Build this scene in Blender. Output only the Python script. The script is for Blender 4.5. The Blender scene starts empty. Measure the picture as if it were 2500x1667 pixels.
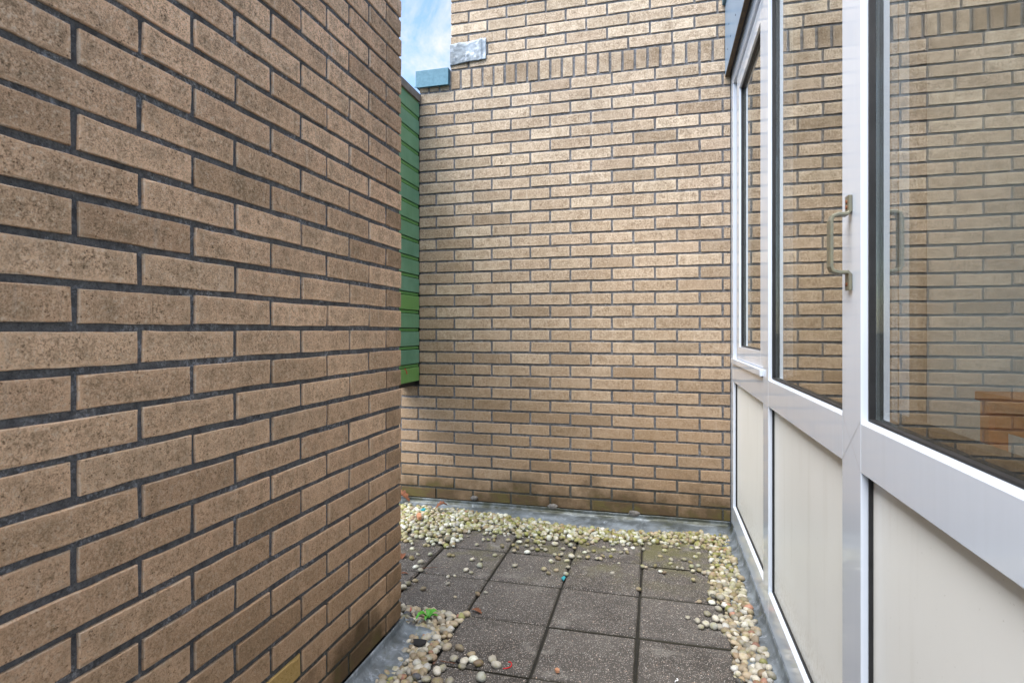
import bpy, bmesh, math, random
import numpy as np
from mathutils import Vector, Matrix, Euler, noise
random.seed(7); np.random.seed(7)
S = bpy.context.scene
COL = S.collection
R = math.radians

# ------------------------------------------------------------ camera, light
TH = 0.2548          # camera yaw
CZ = 0.9592          # camera height above the foot of the brickwork
FPX = 1397.7; HY = 806.3
cam = bpy.data.cameras.new('camera'); camo = bpy.data.objects.new('camera', cam); COL.objects.link(camo)
camo.location = (0, 0, CZ); camo.rotation_euler = (R(90), 0, TH)
cam.sensor_width = 36; cam.lens = FPX / 2500 * 36; cam.shift_y = -(833.5 - HY) / 2500
cam.clip_start = 0.02; cam.clip_end = 2000
cam.dof.use_dof = True; cam.dof.focus_distance = 2.3; cam.dof.aperture_fstop = 10
S.camera = camo
S.render.resolution_x = 1024; S.render.resolution_y = 682

W = bpy.data.worlds.new('World'); S.world = W; W.use_nodes = True
SUN_EL, SUN_AZ = R(62), R(218)       # azimuth measured clockwise from +Y
nt = W.node_tree; nt.nodes.clear()
def wn(t, **k):
    n = nt.nodes.new(t)
    for a, b in k.items(): setattr(n, a, b)
    return n
wo = wn('ShaderNodeOutputWorld'); bg = wn('ShaderNodeBackground'); bg.inputs[1].default_value = 0.115
sky = wn('ShaderNodeTexSky', sky_type='NISHITA'); sky.sun_disc = False
sky.sun_elevation = SUN_EL; sky.sun_rotation = SUN_AZ; sky.altitude = 0; sky.air_density = 1.0; sky.dust_density = .6; sky.ozone_density = 2.0
tc = wn('ShaderNodeTexCoord'); mp = wn('ShaderNodeMapping'); mp.inputs['Scale'].default_value = (1.6, 1.6, 2.4)
mp.inputs['Location'].default_value = (0.35, 0.1, 0.3)
n1 = wn('ShaderNodeTexNoise'); n1.inputs['Scale'].default_value = 4.2; n1.inputs['Detail'].default_value = 12; n1.inputs['Roughness'].default_value = .66
n1.inputs['Distortion'].default_value = .5
cr = wn('ShaderNodeValToRGB'); cr.color_ramp.elements[0].position = .45; cr.color_ramp.elements[1].position = .68
mx = wn('ShaderNodeMix', data_type='RGBA')
mx.inputs['B'].default_value = (2.75, 2.8, 2.9, 1)
L_ = nt.links.new
L_(tc.outputs['Generated'], mp.inputs[0]); L_(mp.outputs[0], n1.inputs[0]); L_(n1.outputs[0], cr.inputs[0])
L_(cr.outputs[0], mx.inputs['Factor']); L_(sky.outputs[0], mx.inputs['A']); L_(mx.outputs['Result'], bg.inputs[0]); L_(bg.outputs[0], wo.inputs[0])

sl = bpy.data.lights.new('sun', 'SUN'); slo = bpy.data.objects.new('sun', sl); COL.objects.link(slo)
sl.energy = 3.3; sl.angle = R(65); sl.color = (1, .975, .94)
sd = Vector((math.sin(SUN_AZ) * math.cos(SUN_EL), math.cos(SUN_AZ) * math.cos(SUN_EL), math.sin(SUN_EL)))
slo.rotation_euler = (-sd).to_track_quat('-Z', 'Y').to_euler(); slo.location = sd * 30
S.view_settings.view_transform = 'Standard'; S.view_settings.look = 'None'
S.view_settings.gamma = 1; S.view_settings.use_curve_mapping = False; S.view_settings.exposure = 1.7

# ------------------------------------------------------------ helpers
def tag(o, label=None, cat=None, group=None, kind=None):
    if label: o['label'] = label
    if cat: o['category'] = cat
    if group: o['group'] = group
    if kind: o['kind'] = kind
    return o
def empty(name, loc=(0, 0, 0), parent=None):
    o = bpy.data.objects.new(name, None); o.location = loc; o.empty_display_size = .05
    COL.objects.link(o); o.parent = parent; return o
def link(name, me, mat=None, parent=None, loc=(0, 0, 0), rot=(0, 0, 0), scale=(1, 1, 1)):
    o = bpy.data.objects.new(name, me); COL.objects.link(o)
    if mat and not me.materials: me.materials.append(mat)
    o.parent = parent; o.location = loc; o.rotation_euler = rot; o.scale = scale
    return o
def bm_box(bm, x0, x1, y0, y1, z0, z1, bevel=0):
    r = bmesh.ops.create_cube(bm, size=1)
    vs = r['verts']
    for v in vs:
        v.co = Vector((x0 + (v.co.x + .5) * (x1 - x0), y0 + (v.co.y + .5) * (y1 - y0), z0 + (v.co.z + .5) * (z1 - z0)))
    if bevel:
        es = list({e for v in vs for e in v.link_edges})
        bmesh.ops.bevel(bm, geom=es, offset=bevel, segments=2, affect='EDGES', profile=.6)
def mesh_of(bm, name, smooth=False):
    me = bpy.data.meshes.new(name); bmesh.ops.recalc_face_normals(bm, faces=bm.faces); bm.to_mesh(me); bm.free()
    if smooth: me.shade_smooth()
    return me
def box(name, x0, x1, y0, y1, z0, z1, mat, parent=None, bevel=0):
    bm = bmesh.new(); bm_box(bm, x0, x1, y0, y1, z0, z1, bevel)
    return link(name, mesh_of(bm, name), mat, parent)
def px(x, y, z):
    """point of the horizontal plane z that a line of sight meets (used for laying things on the ground)"""
    d = (CZ - z) * FPX / (y - HY); l = (x - 1250) / FPX * d
    return Vector((l * math.cos(TH) - d * math.sin(TH), l * math.sin(TH) + d * math.cos(TH), z))
def proj(P):
    d = -math.sin(TH) * P[0] + math.cos(TH) * P[1]; l = math.cos(TH) * P[0] + math.sin(TH) * P[1]
    d = max(d, .05)
    return 1250 + FPX * l / d, HY - FPX * (P[2] - CZ) / d

# ------------------------------------------------------------ materials
class Mat:
    def __init__(s, name, color=(.5, .5, .5), rough=.7, metal=0, spec=.5):
        s.m = bpy.data.materials.new(name); s.m.use_nodes = True; s.t = s.m.node_tree
        s.b = s.t.nodes['Principled BSDF']; s.b.inputs['Base Color'].default_value = (*color, 1)
        s.b.inputs['Roughness'].default_value = rough; s.b.inputs['Metallic'].default_value = metal
        s.b.inputs['Specular IOR Level'].default_value = spec
    def n(s, t, ins=None, **k):
        n = s.t.nodes.new(t)
        for a, b in k.items(): setattr(n, a, b)
        for a, b in (ins or {}).items():
            if isinstance(b, bpy.types.NodeSocket): s.t.links.new(b, n.inputs[a])
            else: n.inputs[a].default_value = b
        return n
    def link(s, a, b): s.t.links.new(a, b)
    def pos(s):
        if not hasattr(s, '_p'): s._p = s.n('ShaderNodeNewGeometry').outputs['Position']
        return s._p
    def noise(s, scale, detail=4, rough=.5, vec=None, dist=0):
        return s.n('ShaderNodeTexNoise', {'Vector': vec or s.pos(), 'Scale': scale, 'Detail': detail, 'Roughness': rough, 'Distortion': dist}).outputs[0]
    def scaled(s, sc, vec=None):
        return s.n('ShaderNodeMapping', {'Vector': vec or s.pos(), 'Scale': sc}).outputs[0]
    def mr(s, v, a, b, c=0, d=1, clamp=True):
        return s.n('ShaderNodeMapRange', {0: v, 1: a, 2: b, 3: c, 4: d}, clamp=clamp).outputs[0]
    def math(s, op, a, b=0):
        return s.n('ShaderNodeMath', {0: a, 1: b}, operation=op).outputs[0]
    def mix(s, f, a, b, blend='MIX'):
        n = s.n('ShaderNodeMix', data_type='RGBA', blend_type=blend)
        for k, v in (('Factor', f), ('A', a), ('B', b)):
            i = n.inputs[k] if k == 'Factor' else [q for q in n.inputs if q.name == k and q.type == 'RGBA'][0]
            if isinstance(v, bpy.types.NodeSocket): s.link(v, i)
            else: i.default_value = v if k == 'Factor' else ((*v, 1) if len(v) == 3 else v)
        return n.outputs['Result']
    def color(s, c): s.link(c, s.b.inputs['Base Color'])
    def rough(s, c): s.link(c, s.b.inputs['Roughness'])
    def bump(s, h, dist, strength=1.0, prev=None):
        n = s.n('ShaderNodeBump', {'Height': h, 'Distance': dist, 'Strength': strength})
        if prev: s.link(prev, n.inputs['Normal'])
        s.link(n.outputs[0], s.b.inputs['Normal']); return n.outputs[0]

def make_brick():
    M = Mat('buff_brick', rough=.95, spec=.08)
    oi = M.n('ShaderNodeObjectInfo'); ge = M.n('ShaderNodeNewGeometry')
    r = M.math('FRACT', M.math('ADD', oi.outputs['Random'], ge.outputs['Random Per Island']))
    off = M.n('ShaderNodeCombineXYZ', {0: M.math('MULTIPLY', r, 37.), 1: M.math('MULTIPLY', r, 19.), 2: M.math('MULTIPLY', r, 53.)}).outputs[0]
    v = M.n('ShaderNodeVectorMath', {0: M.pos(), 1: off}, operation='ADD').outputs[0]
    tone = M.n('ShaderNodeValToRGB', {0: r})
    e = tone.color_ramp.elements
    cols = [(.44, .345, .25), (.59, .475, .36), (.50, .395, .295), (.64, .53, .405), (.54, .425, .32), (.41, .315, .23)]
    e[0].color = (*cols[0], 1); e[1].color = (*cols[5], 1); e[1].position = 1
    for i in (1, 2, 3, 4):
        q = e.new(i / 5.); q.color = (*cols[i], 1)
    # cloudy soot within a brick
    cl = M.mr(M.noise(26, 5, .6, v), .44, .68)
    sc = M.n('ShaderNodeSeparateColor', {0: oi.outputs['Color']})
    pink = M.mix(1.0, tone.outputs[0], (1.60, 1.27, 1.09), 'MULTIPLY')
    tn = M.mix(sc.outputs[2], tone.outputs[0], pink)
    gen = M.n('ShaderNodeSeparateXYZ', {0: M.n('ShaderNodeTexCoord').outputs['Generated']})
    ed = []
    for ax, ln in ((0, .2), (2, .052)):
        g_ = gen.outputs[ax]; ed.append(M.math('MULTIPLY', M.math('MINIMUM', g_, M.math('SUBTRACT', 1.0, g_)), ln))
    core = M.mr(M.math('ADD', M.math('MINIMUM', ed[0], ed[1]), M.mr(M.noise(60, 3, .6, v), .3, .7, -.004, .004)), .001, .011, .25, 1.0)
    c = M.mix(M.math('MULTIPLY', M.math('MULTIPLY', cl, core), .6), tn, (.24, .17, .11))
    rim = M.math('MULTIPLY', M.mr(M.math('MINIMUM', ed[0], ed[1]), .0028, .0009), M.mr(M.noise(40, 3, .6, v), .42, .6, 0, .6))
    c = M.mix(rim, c, (.72, .66, .57))
    big = M.mr(M.noise(2.6, 4, .6), .42, .72)
    c = M.mix(M.math('MULTIPLY', big, .38), c, (.22, .165, .105))
    # fine grain and pits
    g = M.noise(420, 3, .7, v)
    c = M.mix(M.math('MULTIPLY', M.mr(g, .50, .60, 0, .8), core), c, (.16, .115, .075))
    g2 = M.noise(140, 5, .8, v)
    c = M.mix(M.math('MULTIPLY', M.mr(g2, .50, .60, 0, .9), M.math('MULTIPLY', core, M.mr(M.noise(19, 4, .65, v), .36, .6, .15, 1))), c, (.17, .12, .08))
    c = M.mix(M.mr(g2, .46, .38, 0, .5), c, (.78, .66, .52))
    c = M.mix(M.mr(g, .46, .34, 0, .35), c, (.80, .66, .48))
    pit = M.n('ShaderNodeTexVoronoi', {'Vector': v, 'Scale': 190.}, feature='F1').outputs[0]
    rare = M.mr(M.noise(70, 2, .5, v), .5, .62)
    pm = M.math('MULTIPLY', M.mr(pit, .34, .16), rare)
    c = M.mix(M.math('MULTIPLY', pm, .8), c, (.055, .04, .03))
    # vertical run marks
    st = M.noise(1, 3, .6, M.scaled((85, 85, 6)))
    c = M.mix(M.mr(st, .56, .74, 0, .35), c, (.20, .14, .085))
    c = M.mix(M.mr(M.noise(1, 3, .6, M.scaled((60, 60, 5), v)), .62, .76, 0, .3), c, (.72, .64, .54))
    # damp, dirt and algae at the foot of the wall, browner over the lower half
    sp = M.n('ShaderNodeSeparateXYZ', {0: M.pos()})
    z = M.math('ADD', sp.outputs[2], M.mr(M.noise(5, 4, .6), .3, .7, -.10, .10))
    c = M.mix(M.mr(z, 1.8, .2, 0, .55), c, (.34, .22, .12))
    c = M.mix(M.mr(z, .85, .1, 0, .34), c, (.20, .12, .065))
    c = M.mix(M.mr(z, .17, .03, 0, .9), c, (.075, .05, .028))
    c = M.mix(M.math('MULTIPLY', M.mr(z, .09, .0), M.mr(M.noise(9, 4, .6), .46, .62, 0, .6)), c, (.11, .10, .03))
    # soot of single bricks, kept in the object's colour
    dm = M.math('MULTIPLY', sc.outputs[0], M.mr(M.noise(17, 4, .6, v), .3, .55, .45, 1.))
    c = M.mix(dm, c, (.13, .088, .05))
    c = M.mix(sc.outputs[1], c, (.42, .28, .06))
    M.color(c)
    b = M.bump(g, .0012, .8)
    b = M.bump(M.noise(90, 4, .6, v), .0022, .7, b)
    M.bump(M.math('SUBTRACT', 1.0, pm), .0016, .8, b)
    return M.m
def make_mortar(k=1.0):
    M = Mat('grey_mortar', rough=.95, spec=.15)
    c = M.mix(M.mr(M.noise(60, 5, .65), .35, .7), (.055 * k, .054 * k, .056 * k), (.125 * k, .123 * k, .125 * k))
    c = M.mix(M.math('MULTIPLY', M.mr(M.noise(110, 4, .8), .50, .62, 0, .7), M.mr(M.noise(9, 4, .6), .45, .6)), c, (.38, .39, .42))
    c = M.mix(M.mr(M.noise(350, 2, .6), .56, .68, 0, .6), c, (.04, .04, .04))
    sp = M.n('ShaderNodeSeparateXYZ', {0: M.pos()})
    c = M.mix(M.mr(sp.outputs[2], .3, .02, 0, .8), c, (.05, .047, .028))
    M.color(c); b = M.bump(M.noise(300, 4, .7), .003, .9); M.bump(M.noise(45, 3, .6), .004, .6, b)
    return M.m
SZ = -.051
BRICK = make_brick(); MORTAR = make_mortar(1.35); MORTAR_PALE = make_mortar(1.7)

def make_slab():
    M = Mat('washed_concrete', rough=.85, spec=.3)
    oi = M.n('ShaderNodeObjectInfo')
    off = M.math('MULTIPLY', oi.outputs['Random'], 31.)
    v = M.n('ShaderNodeVectorMath', {0: M.pos(), 1: M.n('ShaderNodeCombineXYZ', {0: off, 1: off, 2: 0.}).outputs[0]}, operation='ADD').outputs[0]
    c = M.mix(M.mr(M.noise(7, 5, .6, v), .3, .7), (.036, .031, .027), (.088, .079, .070))
    c = M.mix(M.mr(oi.outputs['Random'], 0, 1, 0, .55), c, (.088, .080, .073))
    g = M.n('ShaderNodeTexVoronoi', {'Vector': v, 'Scale': 300.}, feature='F1')
    gc = M.n('ShaderNodeSeparateColor', {0: g.outputs['Color']})
    sp = M.math('MULTIPLY', M.mr(g.outputs['Distance'], .42, .28), M.mr(gc.outputs[0], .52, .6))
    stone = M.mix(gc.outputs[1], (.36, .27, .21), (.46, .45, .43))
    c = M.mix(M.math('MULTIPLY', sp, .9), c, stone)
    big = M.n('ShaderNodeTexVoronoi', {'Vector': v, 'Scale': 95.}, feature='F1')
    bc = M.n('ShaderNodeSeparateColor', {0: big.outputs['Color']})
    s2 = M.math('MULTIPLY', M.mr(big.outputs['Distance'], .24, .16), M.mr(bc.outputs[0], .86, .9))
    c = M.mix(s2, c, M.mix(bc.outputs[1], (.45, .30, .22), (.55, .52, .48)))
    # pale grit film and green film in patches
    c = M.mix(M.mr(M.noise(5, 5, .7), .58, .72, 0, .5), c, (.26, .245, .22))
    y = M.n('ShaderNodeSeparateXYZ', {0: M.pos()})
    c = M.mix(M.math('MULTIPLY', M.mr(y.outputs[1], 2.2, 2.8), M.mr(M.noise(8, 4, .6), .48, .62, 0, .6)), c, (.12, .115, .03))
    M.color(c)
    c = M.mix(M.mr(y.outputs[2], SZ - .004, SZ - .008), c, (.022, .020, .012))
    M.color(c)
    b = M.bump(g.outputs['Distance'], .0014, .7); M.bump(M.noise(40, 4, .6, v), .002, .5, b)
    return M.m
def make_pebble():
    M = Mat('river_pebble', rough=.6, spec=.35)
    a = M.n('ShaderNodeAttribute', attribute_name='tint').outputs['Color']
    c = M.mix(M.mr(M.noise(160, 4, .6), .45, .7, 0, .35), a, (.30, .24, .15))
    c = M.mix(M.mr(M.noise(55, 3, .6), .5, .68, 0, .45), c, (.22, .205, .045))
    y = M.n('ShaderNodeSeparateXYZ', {0: M.pos()})
    c = M.mix(M.math('MULTIPLY', M.mr(y.outputs[1], 2.0, 2.8), M.mr(M.noise(38, 4, .6), .45, .60, 0, .8)), c, (.19, .195, .035))
    M.color(c); M.bump(M.noise(260, 3, .6), .0007, .6); return M.m
def make_lead():
    M = Mat('lead_sheet', rough=.5, metal=.35, spec=.5)
    n = M.noise(9, 6, .65, dist=.4)
    c = M.mix(M.mr(n, .36, .66), (.085, .10, .11), (.27, .31, .35))
    c = M.mix(M.mr(M.noise(34, 4, .7, dist=.5), .55, .7, 0, .7), c, (.42, .46, .52))
    c = M.mix(M.mr(M.noise(13, 4, .6), .6, .75, 0, .7), c, (.11, .125, .06))
    sp = M.n('ShaderNodeSeparateXYZ', {0: M.pos()})
    c = M.mix(M.math('MULTIPLY', M.math('MULTIPLY', M.math('MULTIPLY', M.mr(sp.outputs[2], -.034, -.018), M.math('LESS_THAN', sp.outputs[2], .5)), M.math('GREATER_THAN', sp.outputs[1], 2.93)), M.mr(M.noise(11, 4, .6), .3, .55, .35, .95)), c, (.035, .038, .022))
    M.color(c); M.rough(M.mr(M.noise(20, 4, .6), .3, .7, .32, .65)); b = M.bump(M.noise(14, 4, .55), .006, .5); M.bump(M.noise(120, 4, .6), .001, .5, b)
    return M.m
def make_white():
    M = Mat('white_coated_aluminium', (.72, .755, .83), .22, 0, .55)
    c = M.mix(M.mr(M.noise(1, 4, .6, M.scaled((40, 40, 3))), .45, .8, 0, .25), (.66, .725, .825), (.56, .61, .68))
    M.color(c)
    M.b.inputs['Coat Weight'].default_value = .6; M.b.inputs['Coat Roughness'].default_value = .035; M.b.inputs['Coat IOR'].default_value = 1.5
    return M.m
def make_panel():
    M = Mat('cream_panel', rough=.35, spec=.4)
    c = M.mix(M.mr(M.noise(3, 4, .6), .3, .7), (.83, .84, .81), (.87, .88, .855))
    c = M.mix(M.mr(M.noise(120, 3, .6), .7, .76, 0, .5), c, (.25, .23, .19))
    c = M.mix(M.mr(M.noise(1, 4, .6, M.scaled((20, 20, 2))), .55, .8, 0, .25), c, (.52, .50, .43))
    sp = M.n('ShaderNodeSeparateXYZ', {0: M.pos()})
    foot = M.math('MULTIPLY', M.mr(sp.outputs[2], .24, .10), M.mr(M.noise(70, 5, .7), .45, .62, .1, .6))
    c = M.mix(foot, c, (.42, .39, .30))
    M.color(c); M.bump(M.noise(700, 2, .5), .0002, .4); return M.m
def make_green():
    M = Mat('green_sheet', rough=.42, spec=.4)
    oi = M.n('ShaderNodeObjectInfo'); sc = M.n('ShaderNodeSeparateColor', {0: oi.outputs['Color']})
    c = M.mix(M.mr(M.noise(6, 5, .6), .35, .7), (.105, .255, .155), (.155, .325, .215))
    c = M.mix(sc.outputs[0], c, (.15, .33, .07))
    c = M.mix(M.mr(M.noise(1, 4, .6, M.scaled((50, 50, 4))), .55, .75, 0, .35), c, (.26, .40, .27))
    M.color(c); M.bump(M.noise(60, 3, .6), .0008, .5); return M.m
def make_bead():
    M = Mat('green_bead', (.10, .30, .075), .45); M.color(M.mix(M.noise(12, 4, .6), (.07, .24, .06), (.13, .32, .09))); return M.m
def make_plain(name, c0, c1, scale=20, rough=.6, metal=0, bump=.0005, spec=.4):
    M = Mat(name, c0, rough, metal, spec); M.color(M.mix(M.mr(M.noise(scale, 5, .6), .35, .7), c0, c1))
    if bump: M.bump(M.noise(scale * 6, 3, .6), bump, .6)
    return M.m
def make_bronze():
    M = Mat('weathered_bronze', rough=.4, metal=.5)
    c = M.mix(M.mr(M.noise(60, 4, .6), .4, .7), (.24, .225, .155), (.19, .185, .15))
    c = M.mix(M.mr(M.noise(35, 5, .7), .60, .68, 0, .9), c, (.20, .075, .02))
    M.color(c); M.bump(M.noise(300, 3, .6), .0003, .6); return M.m
def make_wood():
    M = Mat('orange_oak', rough=.4)
    v = M.scaled((30, 3, 30)); n = M.noise(1, 6, .65, v, .6)
    M.color(M.mix(M.mr(n, .3, .7), (.62, .17, .022), (.85, .29, .045))); return M.m
def make_glass():
    m = bpy.data.materials.new('coated_glass'); m.use_nodes = True; t = m.node_tree; t.nodes.clear()
    N = t.nodes.new; o = N('ShaderNodeOutputMaterial'); mixn = N('ShaderNodeMixShader'); tr = N('ShaderNodeBsdfTransparent'); gl = N('ShaderNodeBsdfGlossy')
    tr.inputs[0].default_value = (.80, .82, .80, 1); gl.inputs[0].default_value = (.97, .955, .91, 1); gl.inputs['Roughness'].default_value = 0.0
    lw = N('ShaderNodeLayerWeight'); lw.inputs[0].default_value = .5
    p = N('ShaderNodeMath'); p.operation = 'POWER'; p.inputs[1].default_value = 3.0
    a = N('ShaderNodeMath'); a.operation = 'MULTIPLY_ADD'; a.inputs[1].default_value = .68; a.inputs[2].default_value = .23
    t.links.new(lw.outputs['Facing'], p.inputs[0]); t.links.new(p.outputs[0], a.inputs[0]); t.links.new(a.outputs[0], mixn.inputs[0])
    t.links.new(tr.outputs[0], mixn.inputs[1]); t.links.new(gl.outputs[0], mixn.inputs[2]); t.links.new(mixn.outputs[0], o.inputs[0])
    # very slight waviness of the pane
    nz = N('ShaderNodeTexNoise'); nz.inputs['Scale'].default_value = 2.2; ge = N('ShaderNodeNewGeometry'); bp = N('ShaderNodeBump')
    bp.inputs['Distance'].default_value = .0006; bp.inputs['Strength'].default_value = .6
    t.links.new(ge.outputs['Position'], nz.inputs[0]); t.links.new(nz.outputs[0], bp.inputs['Height']); t.links.new(bp.outputs[0], gl.inputs['Normal'])
    return m
SLAB = make_slab(); PEB = make_pebble(); LEAD = make_lead(); WHITE = make_white(); PANEL = make_panel(); GREEN = make_green(); BEAD = make_bead()
BRONZE = make_bronze(); WOOD = make_wood(); GLASS = make_glass()
RUBBER = make_plain('black_rubber', (.012, .012, .013), (.022, .022, .024), 30, .5)
FASC = make_plain('pale_blue_board', (.165, .265, .39), (.20, .31, .44), 6, .3)
EDGE = make_plain('weathered_board_edge', (.10, .065, .03), (.045, .035, .03), 40, .8)
DARKBLUE = make_plain('dark_blue_board', (.025, .04, .065), (.035, .055, .085), 12, .6)
TEAL = make_plain('teal_metal_trim', (.05, .145, .20), (.085, .20, .265), 60, .45)
CAPM = make_plain('grey_brown_cap', (.22, .20, .18), (.12, .10, .085), 18, .7)
BITUM = make_plain('roof_membrane', (.03, .028, .025), (.055, .05, .045), 20, .95, 0, .003)
PLASTER = make_plain('room_plaster', (.62, .62, .57), (.66, .66, .61), 3, .8)
CURTAIN = make_plain('brown_cloth', (.13, .085, .05), (.19, .13, .08), 9, .9)
ROOMFLOOR = make_plain('room_floor', (.20, .13, .08), (.26, .18, .11), 6, .4)

# ------------------------------------------------------------ brickwork
C = 0.0643; BH = 0.0518; BL = 0.2085; HL = 0.0935; JT = .0115
def brick_mesh(L, H, D, seed, full_end=False):
    """irregular fired brick: x 0..L, z 0..H, face at y=0, body to y=D"""
    rnd = random.Random(seed)
    n = 5 if L > .15 else 3
    out = []
    for i in range(n): out.append((L * i / n, 0))
    out.append((L, 0)); out.append((L, H / 2))
    for i in range(n): out.append((L - L * i / n, H))
    out.append((0, H)); out.append((0, H / 2))
    corners = {(0, 0), (L, 0), (L, H), (0, H)}
    front, rim, back = [], [], []
    cx, cz = L / 2, H / 2
    for (x, z) in out:
        jx, jz = rnd.uniform(-.0011, .0011), rnd.uniform(-.0011, .0011)
        b = .0009 + rnd.uniform(0, .0008)
        if (x, z) in corners and rnd.random() < .32: b += rnd.uniform(.0015, .0065)
        sx = (1 if x < cx else -1) if x in (0, L) else 0
        sz = (1 if z < cz else -1) if z in (0, H) else 0
        rim.append((x + jx, rnd.uniform(.0007, .0016), z + jz))
        front.append((x + jx + sx * b, rnd.uniform(-.0005, .0005), z + jz + sz * b))
        back.append((x + (0 if x in (0, L) else jx), D, z))
    m = len(out); vs = front + rim + back; fs = [list(range(m))]
    for i in range(m):
        j = (i + 1) % m
        fs.append([i, m + i, m + j, j]); fs.append([m + i, 2 * m + i, 2 * m + j, m + j])
    fs.append(list(range(3 * m - 1, 2 * m - 1, -1)))
    bm = bmesh.new(); bv = [bm.verts.new(v) for v in vs]
    for f in fs: bm.faces.new([bv[k] for k in f])
    return mesh_of(bm, 'brick')
VAR = {}
def variants(L, H=BH, D=.05, n=14):
    k = (round(L, 4), round(H, 4), round(D, 3))
    if k not in VAR: VAR[k] = [brick_mesh(L, H, D, hash(k) % 9999 + i) for i in range(n)]
    return VAR[k]
for _v in (): pass
def wall_bricks(parent, specs, to_world, rotz, limit=300, pink=0):
    """specs: (s, z, L, H, D, dirt, name, yellow) ; s runs along the wall, brick front on the face"""
    vis = []
    for sp in specs:
        s, z, L, H = sp[:4]
        cs = [proj(to_world(s + a * L, z + b * H)) for a in (0, 1) for b in (0, 1)]
        P = to_world(s + L / 2, z)
        dep = -math.sin(TH) * P[0] + math.cos(TH) * P[1]
        x0 = max(sp[8], min(c[0] for c in cs)); x1 = min(sp[9], max(c[0] for c in cs))
        y0 = max(0, min(c[1] for c in cs)); y1 = min(1667, max(c[1] for c in cs))
        area = 0 if dep < .2 else max(0, x1 - x0) * max(0, y1 - y0)
        vis.append(area)
    order = sorted(range(len(specs)), key=lambda i: -vis[i])
    named = {}
    joined = bmesh.new(); anyj = False
    me_cache = []
    for i in order:
        s, z, L, H, D, dirt, name, yel = specs[i][:8]
        me = random.choice(variants(L, H, D))
        P = to_world(s, z)
        j = random.uniform(-.0012, .0012)
        nrm = (math.sin(rotz), -math.cos(rotz))
        loc = Vector((P[0] + nrm[0] * j, P[1] + nrm[1] * j, P[2] + random.uniform(-.0013, .0013)))
        rot = Euler((0, random.uniform(-.0045, .0045), rotz + random.uniform(-.003, .003)))
        if vis[i] > 25 and named.get(name, 0) < limit:
            o = link(name, me, BRICK, parent, loc, rot); o.color = (dirt, yel, pink, 1)
            named[name] = named.get(name, 0) + 1
        else:
            t = me.copy(); t.transform(Matrix.Translation(loc) @ rot.to_matrix().to_4x4()); joined.from_mesh(t); bpy.data.meshes.remove(t); anyj = True
    if anyj:
        me = bpy.data.meshes.new('bricks_beyond'); joined.to_mesh(me)
        o = link('outer_bricks', me, BRICK, parent); o.color = (.1, 0, pink, 1); tag(o, kind='stuff')
    joined.free()

# left wall: face X=-A, corner at Y=YC
A = .8369; YC = 1.7507; D_ = 3.0477; XB = -1.3454; B = .339
lw = tag(empty('brick_wall', (-A, 1.2, 0)), 'near buff brick wall filling the left of the view, ending in a sharp corner', 'wall')
lw_inv = lw.matrix_basis.inverted()
def rel(o, parent):      # keep world placement under an empty that is not at the origin
    o.location = Vector(o.location) - Vector(parent.location)
ZT_L = 35  # courses; unseen wall top kept low so more sky light comes in
specs = []
for j in range(ZT_L):
    z = j * C + .006
    edge = [0]
    first = HL if j % 2 == 0 else BL
    s = 0
    # s measured from the corner towards the camera; store the low-s end
    pos = 0; L = .0992 if j % 2 == 0 else .2092
    dep = .2085 if j % 2 == 0 else .1
    k = 0
    while pos < 3.4:
        dirt = 0.0
        if k == 0 and j % 2 == 0: dirt = random.uniform(.30, .6)
        elif k == 0: dirt = random.uniform(.0, .15)
        elif random.random() < .2: dirt = random.uniform(.05, .25)
        yel = .55 if (j == 2 and k == 3) else 0
        specs.append((-(pos + L), z, L, BH, dep if k == 0 else .05, dirt, 'brick', yel, 0, 980))
        pos += L + JT; L = BL; k += 1
wall_bricks(lw, specs, lambda s, z: (-A, YC + s, z), R(90), 300, 1)
# the end of the wall, facing the back wall: headers and stretchers turned the corner
bmj = bmesh.new()
for j in range(ZT_L):
    z = j * C + .006; pos = .1105 + 0 if j % 2 == 1 else .220
    while pos < .5:
        L = min(BL, .50 - pos)
        if L > .03:
            t = brick_mesh(L, BH, .05, j * 7 + int(pos * 100)); t.transform(Matrix.Translation((-A - pos, YC, z)) @ Matrix.Rotation(R(180), 4, 'Z')); bmj.from_mesh(t); bpy.data.meshes.remove(t)
        pos += L + JT
me = bpy.data.meshes.new('end_bricks'); bmj.to_mesh(me); bmj.free()
tag(link('end_bricks', me, BRICK, lw), kind='stuff').color = (.15, 0, 0, 1)
REC = .0052
def grid_sheet(nx, nz, f):
    bm = bmesh.new(); g = [[bm.verts.new(f(i / nx, j / nz)) for j in range(nz + 1)] for i in range(nx + 1)]
    for i in range(nx):
        for j in range(nz): bm.faces.new((g[i][j], g[i + 1][j], g[i + 1][j + 1], g[i][j + 1]))
    return bm
box('mortar', -XB * -1 - .006, -A - REC, YC - 3.45, YC - REC, 0.0, ZT_L * C, MORTAR, lw)
lead_c = box('coping', XB - .02, -A + .03, YC - 3.45, YC + .03, ZT_L * C, ZT_L * C + .05, TEAL, lw)

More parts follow.
